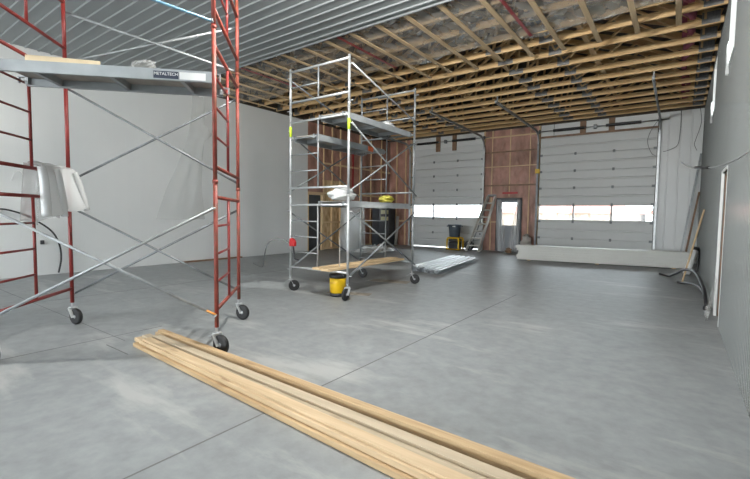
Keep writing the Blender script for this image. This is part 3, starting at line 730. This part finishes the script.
for x0, y0, x1, y1, z, w, h, mk, lb in LB:
    o = MB().bar((x0, y0, z+h/2+.001), (x1, y1, z+h/2+.001), w, h).build('lumber_board', M['lumber_'+mk], bevel=.003)
    tag(o, lb, 'lumber board', 'boards in the lumber pile')

# ------------------------------------------------------------------ ribbed steel sheets on the floor
def sheet_profile():
    pr = []; x = 0
    for k in range(5):
        pr += [(x, 0), (x+.03, .028), (x+.07, .028), (x+.10, 0), (x+.22, 0)]; x += .235
    return pr
for i in range(4):
    pr = sheet_profile(); dx, dy = random.uniform(-.03, .03), random.uniform(-.06, .06)
    # sheet runs from near edge (-5.6..-5.1, 9.0) to far edge (-6.2..-5.07, 12.9)
    a = V((-5.52+dx*.6, 9.16+dy, .010+.0325*i)); al = V((-.46, 3.4, 0)); ac = V((.93, -.24, 0))
    n = len(pr); W = pr[-1][0]
    vs = [a+al*q+ac*(x/W)+V((0, 0, z)) for q in (0, 1) for x, z in pr]
    o = MB().add(vs, [(k, k+1, n+k+1, n+k) for k in range(n-1)]).build('steel_sheet', M['sheet'], thick=.004)
    tag(o, ['bottom', 'second lowest', 'third lowest', 'topmost'][i]+' ribbed white steel sheet in the flat stack on the floor', 'steel sheet', 'ribbed steel sheets stacked on the floor')

# long white panel stack
d = (V((.29, 14.38, 0))-V((-4.22, 13.65, 0))).normalized(); nrm = V((-d.y, d.x, 0))
names = ['bottom', 'second', 'third', 'fourth', 'fifth', 'topmost']
for i in range(6):
    j = random.uniform(-.01, .01); e0 = random.uniform(-.04, .04) if i < 5 else .06
    a = V((-4.22, 13.65, 0))+d*(-e0)+nrm*j; b = V((-4.22, 13.65, 0))+d*4.52+nrm*j
    z0 = .03+i*.074; h = .0735
    m = MB()
    vs = []
    for p in (a, b):
        for s_, z in ((0, z0), (0, z0+h*.42), (.006, z0+h*.5), (0, z0+h*.58), (0, z0+h), (.58, z0+h), (.58, z0)):
            q = p+nrm*s_; vs.append((q.x, q.y, z))
    m.add(vs, [tuple(range(6, -1, -1)), tuple(range(7, 14))]+[(k, 7+k, 7+(k+1) % 7, (k+1) % 7) for k in range(7)])
    o = m.build('wall_panel_sheet', M['stack']); tag(o, names[i]+' long white panel in the stack before the wider overhead door', 'wall panel', 'long white panels stacked on the floor')
for i, s_ in enumerate((.35, 2.3, 4.2)):
    p = V((-4.22, 13.65, 0))+d*s_
    o = MB().bar(p+nrm*.02+V((0, 0, .015)), p+nrm*.56+V((0, 0, .015)), .09, .03).build('wood_block', M['wood_y']); tag(o, ['wood block under the white panel stack at its entry door end', 'wood block under the middle of the white panel stack', 'wood block under the white panel stack at its corner end'][i], 'wood block', 'blocks under the white panel stack')

# ------------------------------------------------------------------ generator with bin on top
gx, gy = -7.42, 15.75
t = thing('generator', (gx, gy, 0), 'black portable generator in a yellow frame before the overhead door, grey bin on top', 'generator')
m = MB(); fx0, fx1, fy0, fy1, zt = gx-.24, gx+.26, gy-.22, gy+.22, .50
for y in (fy0, fy1):
    m.tube(spline([(fx0, y, .02), (fx0, y, .4), (fx0+.05, y, zt), (gx, y, zt), (fx1-.05, y, zt), (fx1, y, .4), (fx1, y, .02)], 5), .034, 10)
for x in (fx0, fx1): m.tube([(x, fy0, .05), (x, fy1, .05)], .02); m.tube([(x, fy0, .42), (x, fy1, .42)], .02)
m.tube([(fx0, fy0, .05), (fx1, fy0, .05)], .02)
m.build('frame', M['yellow'], t)
MB().box(gx-.2, gx+.22, gy-.2, gy+.18, .03, .34).build('engine', M['black'], t, bevel=.03)
MB().box(gx-.2, gx+.21, gy-.18, gy+.18, .35, .47).build('fuel_tank', M['charcoal'], t, bevel=.03)
MB().lathe([(.07, 0), (.085, .005), (.085, .02), (.04, .03)], (gx+.02, gy-.17, .2), (0, -1, 0), 20).build('recoil_cover', M['rubber'], t)
t2 = t
m = MB(); wx = gx+.52
m.lathe([(.03, -.03), (.17, -.035), (.2, -.02), (.2, .02), (.17, .035), (.03, .03)], (wx, gy+.25, .2), (.25, -1, 0), 26)
o = m.build('spare_wheel', M['rubber']); tag(o, 'black wheel standing beside the yellow framed generator', 'wheel')
t = thing('trash_bin', (gx-.02, gy, .54), 'round blue-grey plastic bin standing on the yellow generator', 'bin')
m = MB(); m.lathe([(.20, .0), (.21, .02), (.245, .42), (.25, .46)], (gx-.02, gy, .54), n=30); m.build('body', M['bin'], t)
MB().lathe([(.25, .45), (.275, .455), (.28, .50), (.26, .515)], (gx-.02, gy, .54), n=30).build('rim', M['bin'], t)
for s in (-1, 1):
    MB().box(gx-.02+s*.30-.03, gx-.02+s*.30+.03, gy-.06, gy+.06, .955, 1.0).build('handle', M['bin'], t)
MB().box(gx+.0, gx+.12, gy-.2655, gy-.25, .955, 1.0).build('sticker', M['white'], t)

# ------------------------------------------------------------------ stepladder leaning folded against the wall between doors
def LP(s, h): # s across -1..1, h 0..1 along
    b = V((-6.53, 15.42, .0)); tp = V((-6.22, YF-.12, 2.24)); ax = V((.86, .35, 0)).normalized()
    return b+(tp-b)*h+ax*s*(.235-.09*h)
t = thing('stepladder', LP(0, 0), 'folded aluminium stepladder leaning at the edge of the narrower overhead door', 'ladder')
for s in (-1, 1): MB().bar(LP(s, 0), LP(s, .99), .05, .095, (.3, 1, .3)).build('side_rail', M['alu'], t)
for k in range(7):
    h = .11+k*.125; MB().bar(LP(-1, h), LP(1, h), .09, .035, (0, .4, 1)).build('step', M['alu'], t)
MB().bar(LP(-1.15, 1.0), LP(1.15, 1.0), .16, .05, (0, .3, 1)).build('top_cap', M['galv'], t)
for s in (-1, 1): MB().bar(LP(s*.85, .02)+V((.05, .12, 0)), LP(s*.85, .96)+V((.02, .06, 0)), .025, .04, (.3, 1, .3)).build('rear_leg', M['galv'], t)
# bagged white bundle by the entry door
blob('white_bag', (-4.72, 16.33, 0), .20, .2, .42, M['rope'], 'lumpy pale bag on the floor between the entry door and the wider overhead door', 'bag', 11, amp=.25)
blob('brown_scrap', (-5.25, 15.9, 0), .12, .12, .12, M['brown'], 'small brown scrap heap on the floor before the entry door', 'scrap', 12, amp=.3)

# ------------------------------------------------------------------ clutter along the insulated wall
t = thing('hand_truck', (-11.0, 13.55, 0), 'red hand truck frame standing against the insulated wall', 'hand truck')
m = MB()
for y in (13.2, 13.95): m.tube([(-11.05, y, .02), (-11.12, y, 1.35)], .022)
m.tube([(-11.12, 13.2, 1.35), (-11.12, 13.95, 1.35)], .022); m.tube([(-11.08, 13.2, .7), (-11.08, 13.95, .7)], .018)
m.build('frame', M['redplast'], t); MB().box(-11.1, -10.85, 13.25, 13.9, .0, .02).build('toe_plate', M['redplast'], t)
for y in (13.12, 14.03): MB().lathe([(.03, -.03), (.11, -.03), (.125, 0), (.11, .03), (.03, .03)], (-11.14, y, .125), (0, 1, 0), 20).build('wheel', M['rubber'], t)
def wrap(u, v):
    a = 2*PI*u; c_, s_ = math.cos(a), math.sin(a); e = .35
    x = -10.98+.24*(abs(c_)**e)*(1 if c_ > 0 else -1)*(1-.1*v)+.02*math.sin(a*5+v*7); y = 13.0+.6*(abs(s_)**e)*(1 if s_ > 0 else -1)*(1-.08*v)+.02*math.sin(a*7+v*5)
    return (x-.02, y, 1.75*v)
m = MB().grid(48, 20, wrap); m.add([wrap(k/24, 1) for k in range(24)], [tuple(range(24))])
for v_ in m.v: v_.x = v_.x+.42
tag(m.build('wrapped_stack', M['film']), 'tall stack wrapped in clear plastic before the insulated wall', 'wrapped stack')
def inner(mb):
    for k in range(3): mb.box(-10.74, -10.38, 12.95, 13.75, .03+k*.5, .48+k*.5)
t = thing('carton_stack', (-10.56, 13.35, 0), 'white cartons inside the clear wrapping by the insulated wall', 'carton')
for k in range(3): MB().box(-10.72+.02*k, -10.40, 12.62, 13.42-.04*k, .0+k*.5, .49+k*.5).build('carton', M['white'], t, bevel=.01)
def heap(u, v):
    x = -10.22+1.15*u; y = 12.1+2.3*v
    e = math.sin(PI*u)*math.sin(PI*v)
    return (x+.05*math.sin(v*21), y+.05*math.sin(u*17), .006+e*(.16+.07*math.sin(u*19+v*6)+.06*math.sin(v*27-u*5)))
tag(MB().grid(40, 46, heap).build('film_heap', M['film_white'], None, thick=.004), 'milky plastic sheet crumpled on the floor before the wrapped stack', 'plastic sheet')
t = thing('electrical_cabinet', (-11.05, 15.85, 0), 'tall dark grey cabinet with a pale label against the insulated wall', 'cabinet')
MB().box(-11.24, -10.86, 15.2, 16.5, 0, 1.95).build('body', M['cab'], t, bevel=.01)
MB().box(-10.86, -10.845, 15.25, 15.95, .03, 1.92).build('door', M['cab'], t, bevel=.006)
MB().box(-10.846, -10.838, 15.3, 15.9, 1.15, 1.62).build('label', M['lens'], t); MB().box(-10.84, -10.834, 15.3, 15.9, 1.32, 1.44).build('label_band', M['black'], t)
MB().box(-10.86, -10.84, 16.02, 16.45, .03, 1.92).build('door', M['charcoal'], t)
o = MB().tube([(-10.75, 16.42, 0), (-10.72, 16.5, 1.35)], .075, 14).build('pale_tube', M['rope']); tag(o, 'pale cardboard tube standing beside the tall dark cabinet', 'tube')

# ------------------------------------------------------------------ far right corner
cr = [((.02, 16.05, 0), (.44, YF-.06, 3.45), .05, M['galv'], 'long grey trim leaning in the corner, taller of two'),
      ((.14, 15.9, 0), (.445, YF-.10, 2.25), .05, M['brown'], 'shorter dark trim leaning in the corner behind the white panel stack')]
for a, b, w, mm, lb in cr:
    m = MB(); m.bar(a, b, w, .006, (0, 1, 0)); m.bar(V(a)+V((w/2, -.02, 0)), V(b)+V((w/2, -.02, 0)), .006, .05, (0, 1, 0)); o = m.build('corner_trim', mm); tag(o, lb, 'trim')
o = MB().bar((.10, 11.40, 0), (.43, 12.0, 1.62), .03, .022).build('wood_stick', M['wood_z']); tag(o, 'thin wooden stick leaning against the glossy wall beside the panel stack', 'stick')
t = thing('capped_tube', (.25, 13.2, 0), 'white tube with black cap leaning at the glossy wall by the wooden stick', 'tube')
MB().tube([(.18, 12.9, .03), (.34, 13.2, .62)], .075, 16).build('body', M['white'], t); MB().tube([(.335, 13.19, .605), (.355, 13.228, .68)], .08, 16).build('cap', M['black'], t)
o = MB().tube(spline([(.40, 13.3, .03), (.43, 13.35, .3), (.43, 13.5, .62), (.40, 13.75, .66)], 6), .02, 8).build('black_hose', M['cable']); tag(o, 'short black hose looped beside the white capped tube', 'hose')
h1 = spline([(.40, 8.32, .0), (.385, 8.4, .14), (.36, 8.75, .30), (.26, 9.6, .44), (.12, 10.7, .36), (-.02, 11.7, .16), (-.15, 12.3, .03), (-.35, 12.6, .03)], 8)
h2 = spline([(.405, 8.30, .0), (.39, 8.45, .12), (.35, 9.0, .22), (.25, 10.0, .17), (.12, 11.0, .05), (.02, 11.3, .025)], 8)
tag(MB().tube(h1, .026, 10).build('black_hose', M['cable']), 'longer black hose arching up from the floor at the glossy wall', 'hose')
tag(MB().tube(h2, .024, 10).build('black_hose', M['cable']), 'shorter black hose curving low from the floor at the glossy wall', 'hose')
o = MB().lathe([(.05, 0), (.05, .05), (.035, .06), (.035, .09)], (.40, 8.27, 0), n=16).build('floor_fitting', M['black']); tag(o, 'black floor fitting where both hoses come up by the glossy wall', 'fitting')
# wires
cab = spline([(XR, 5.0, 2.03), (.40, 5.3, 1.99), (.28, 5.8, 1.98), (.16, 6.2, 2.02), (.08, 6.5, 2.06), (-.02, 6.85, 2.16)], 8)
t = thing('loose_cable', (XR, 5.0, 2.03), 'loose cable sticking out of the glossy wall at head height', 'cable')
MB().tube(cab, .008, 8).build('cable', M['cable_grey'], t); MB().tube(cab[-22:-12], .0155, 8).build('sleeve', M['cable'], t)
wires = [([(-.12, YF-.05, 4.85), (-.12, YF-.06, 4.2), (-.18, YF-.06, 3.75), (-.45, YF-.06, 3.6), (-.55, YF-.07, 3.58)], 'thin black wire hanging above the panel strip right of the wider overhead door'),
         ([(.36, YF-.05, 4.85), (.40, YF-.06, 4.4), (.30, YF-.06, 3.95), (.26, YF-.06, 3.75), (.33, YF-.06, 3.55)], 'thin looped wire hanging down in the far corner'),
         ([(-.66, YF-.2, 4.66), (-.86, YF-.2, 4.35), (-.98, YF-.2, 3.95), (-.86, YF-.2, 3.55), (-.74, YF-.2, 3.45)], 'thin wire looping beside the wider overhead door track'),
         ([(-3.9, YF-.2, 4.9), (-3.9, YF-.2, 4.6), (-3.9, YF-.2, 4.42)], 'thin pull wire hanging above the wider overhead door')]
for p, lb in wires: tag(MB().tube(spline(p, 6), .007, 6).build('hanging_wire', M['cable']), lb, 'wire', 'thin wires at the far end')

# ------------------------------------------------------------------ outside
yard = MB().box(-80, 80, YF+.26, 140, -.3, -.06).build('ground_outside', M['snow']); struct(yard)
yb_ = MB().box(-80, 80, -120, YB-.31, -.3, -.06).build('ground_outside', M['snow']); struct(yb_)
yr_ = MB().box(XR+.26, 80, YB-.3, YF+.25, -.3, -.06).build('ground_outside', M['snow']); struct(yr_)
t = thing('house', (-9, 46, 0), 'cream house with a low red hip roof seen through the overhead door window', 'house')
MB().box(-16, -3, 44, 54, -.06, 1.75).build('wall', M['house'], t)
m = MB(); m.add([(-16.6, 43.4, 1.75), (-2.4, 43.4, 1.75), (-2.4, 54.6, 1.75), (-16.6, 54.6, 1.75), (-12, 49, 3.5), (-7, 49, 3.5)], [(0, 1, 5, 4), (1, 2, 5), (2, 3, 4, 5), (3, 0, 4), (3, 2, 1, 0)])
m.build('roof', M['roof_red'], t)
t = thing('garage', (3, 50, 0), 'low cream garage with a flat red roof seen through the overhead door window', 'garage')
MB().box(-2, 9, 47, 55, -.06, 1.7).build('wall', M['house'], t); MB().box(-2.3, 9.3, 46.6, 55.4, 1.7, 2.1).build('roof', M['roof_red'], t)

# ------------------------------------------------------------------ light
def globe(x, y, z, label, P):  # added fill lamp, hung out of view to brighten the room
    t = thing('globe_lamp', (x, y, z), label, 'lamp', 'round globe lamps hanging behind the scaffolds')
    MB().lathe([(.05, .17), (.06, .19), (.045, .26), (.03, .28)], (x, y, z-.01), n=20).build('socket', M['black'], t)
    MB().tube([(x, y, z+.26), (x, y, ZC-.01)], .008, 8).build('cord', M['cable'], t)
    e = bpy.data.materials.new('lamp_glass'); e.use_nodes = True; b = e.node_tree.nodes['Principled BSDF']
    b.inputs['Base Color'].default_value = (.9, .9, .9, 1); b.inputs['Emission Color'].default_value = (1, .97, .92, 1); b.inputs['Emission Strength'].default_value = P/2.4
    MB().lathe([(.15*math.sin(PI*k/16)+.002, -.15*math.cos(PI*k/16)) for k in range(17)], (x, y, z), n=24).build('globe', e, t)
FILL_LAMP = 560
for i, (x, y, z, P) in enumerate(((-2.7, 3.3, 4.3, 1020), (-2.2, -3.4, 3.3, 220), (-5.6, -3.4, 3.3, 150), (-9.2, -3.4, 3.3, 280))):
    globe(x, y, z, ['globe lamp hanging high between the red scaffold and the glossy wall', 'globe lamp hanging nearest the glossy wall', 'globe lamp hanging at the middle of the metal ceiling', 'globe lamp hanging nearest the long white wall'][i], P)
w = bpy.data.worlds.new('world'); S.world = w; w.use_nodes = True
bg = w.node_tree.nodes['Background']
bg.inputs[0].default_value = (.88, .95, 1.0, 1); bg.inputs[1].default_value = 5.6
sd_ = bpy.data.lights.new('sun', 'SUN'); so = bpy.data.objects.new('sun', sd_); COL.objects.link(so)
sd_.energy = 2.2; sd_.angle = math.radians(1.2); sd_.color = (1, .95, .88)
so.rotation_euler = V((-6.82, -2.1, -4.1)).to_track_quat('-Z', 'Y').to_euler(); so.location = (20, 12, 15)

S.view_settings.view_transform = 'Standard'; S.view_settings.look = 'None'; S.view_settings.gamma = 1; S.view_settings.use_curve_mapping = False
S.view_settings.exposure = .88
S.cycles.max_bounces = 10; S.cycles.diffuse_bounces = 6; S.cycles.transparent_max_bounces = 16
S.cycles.caustics_reflective = False; S.cycles.caustics_refractive = False
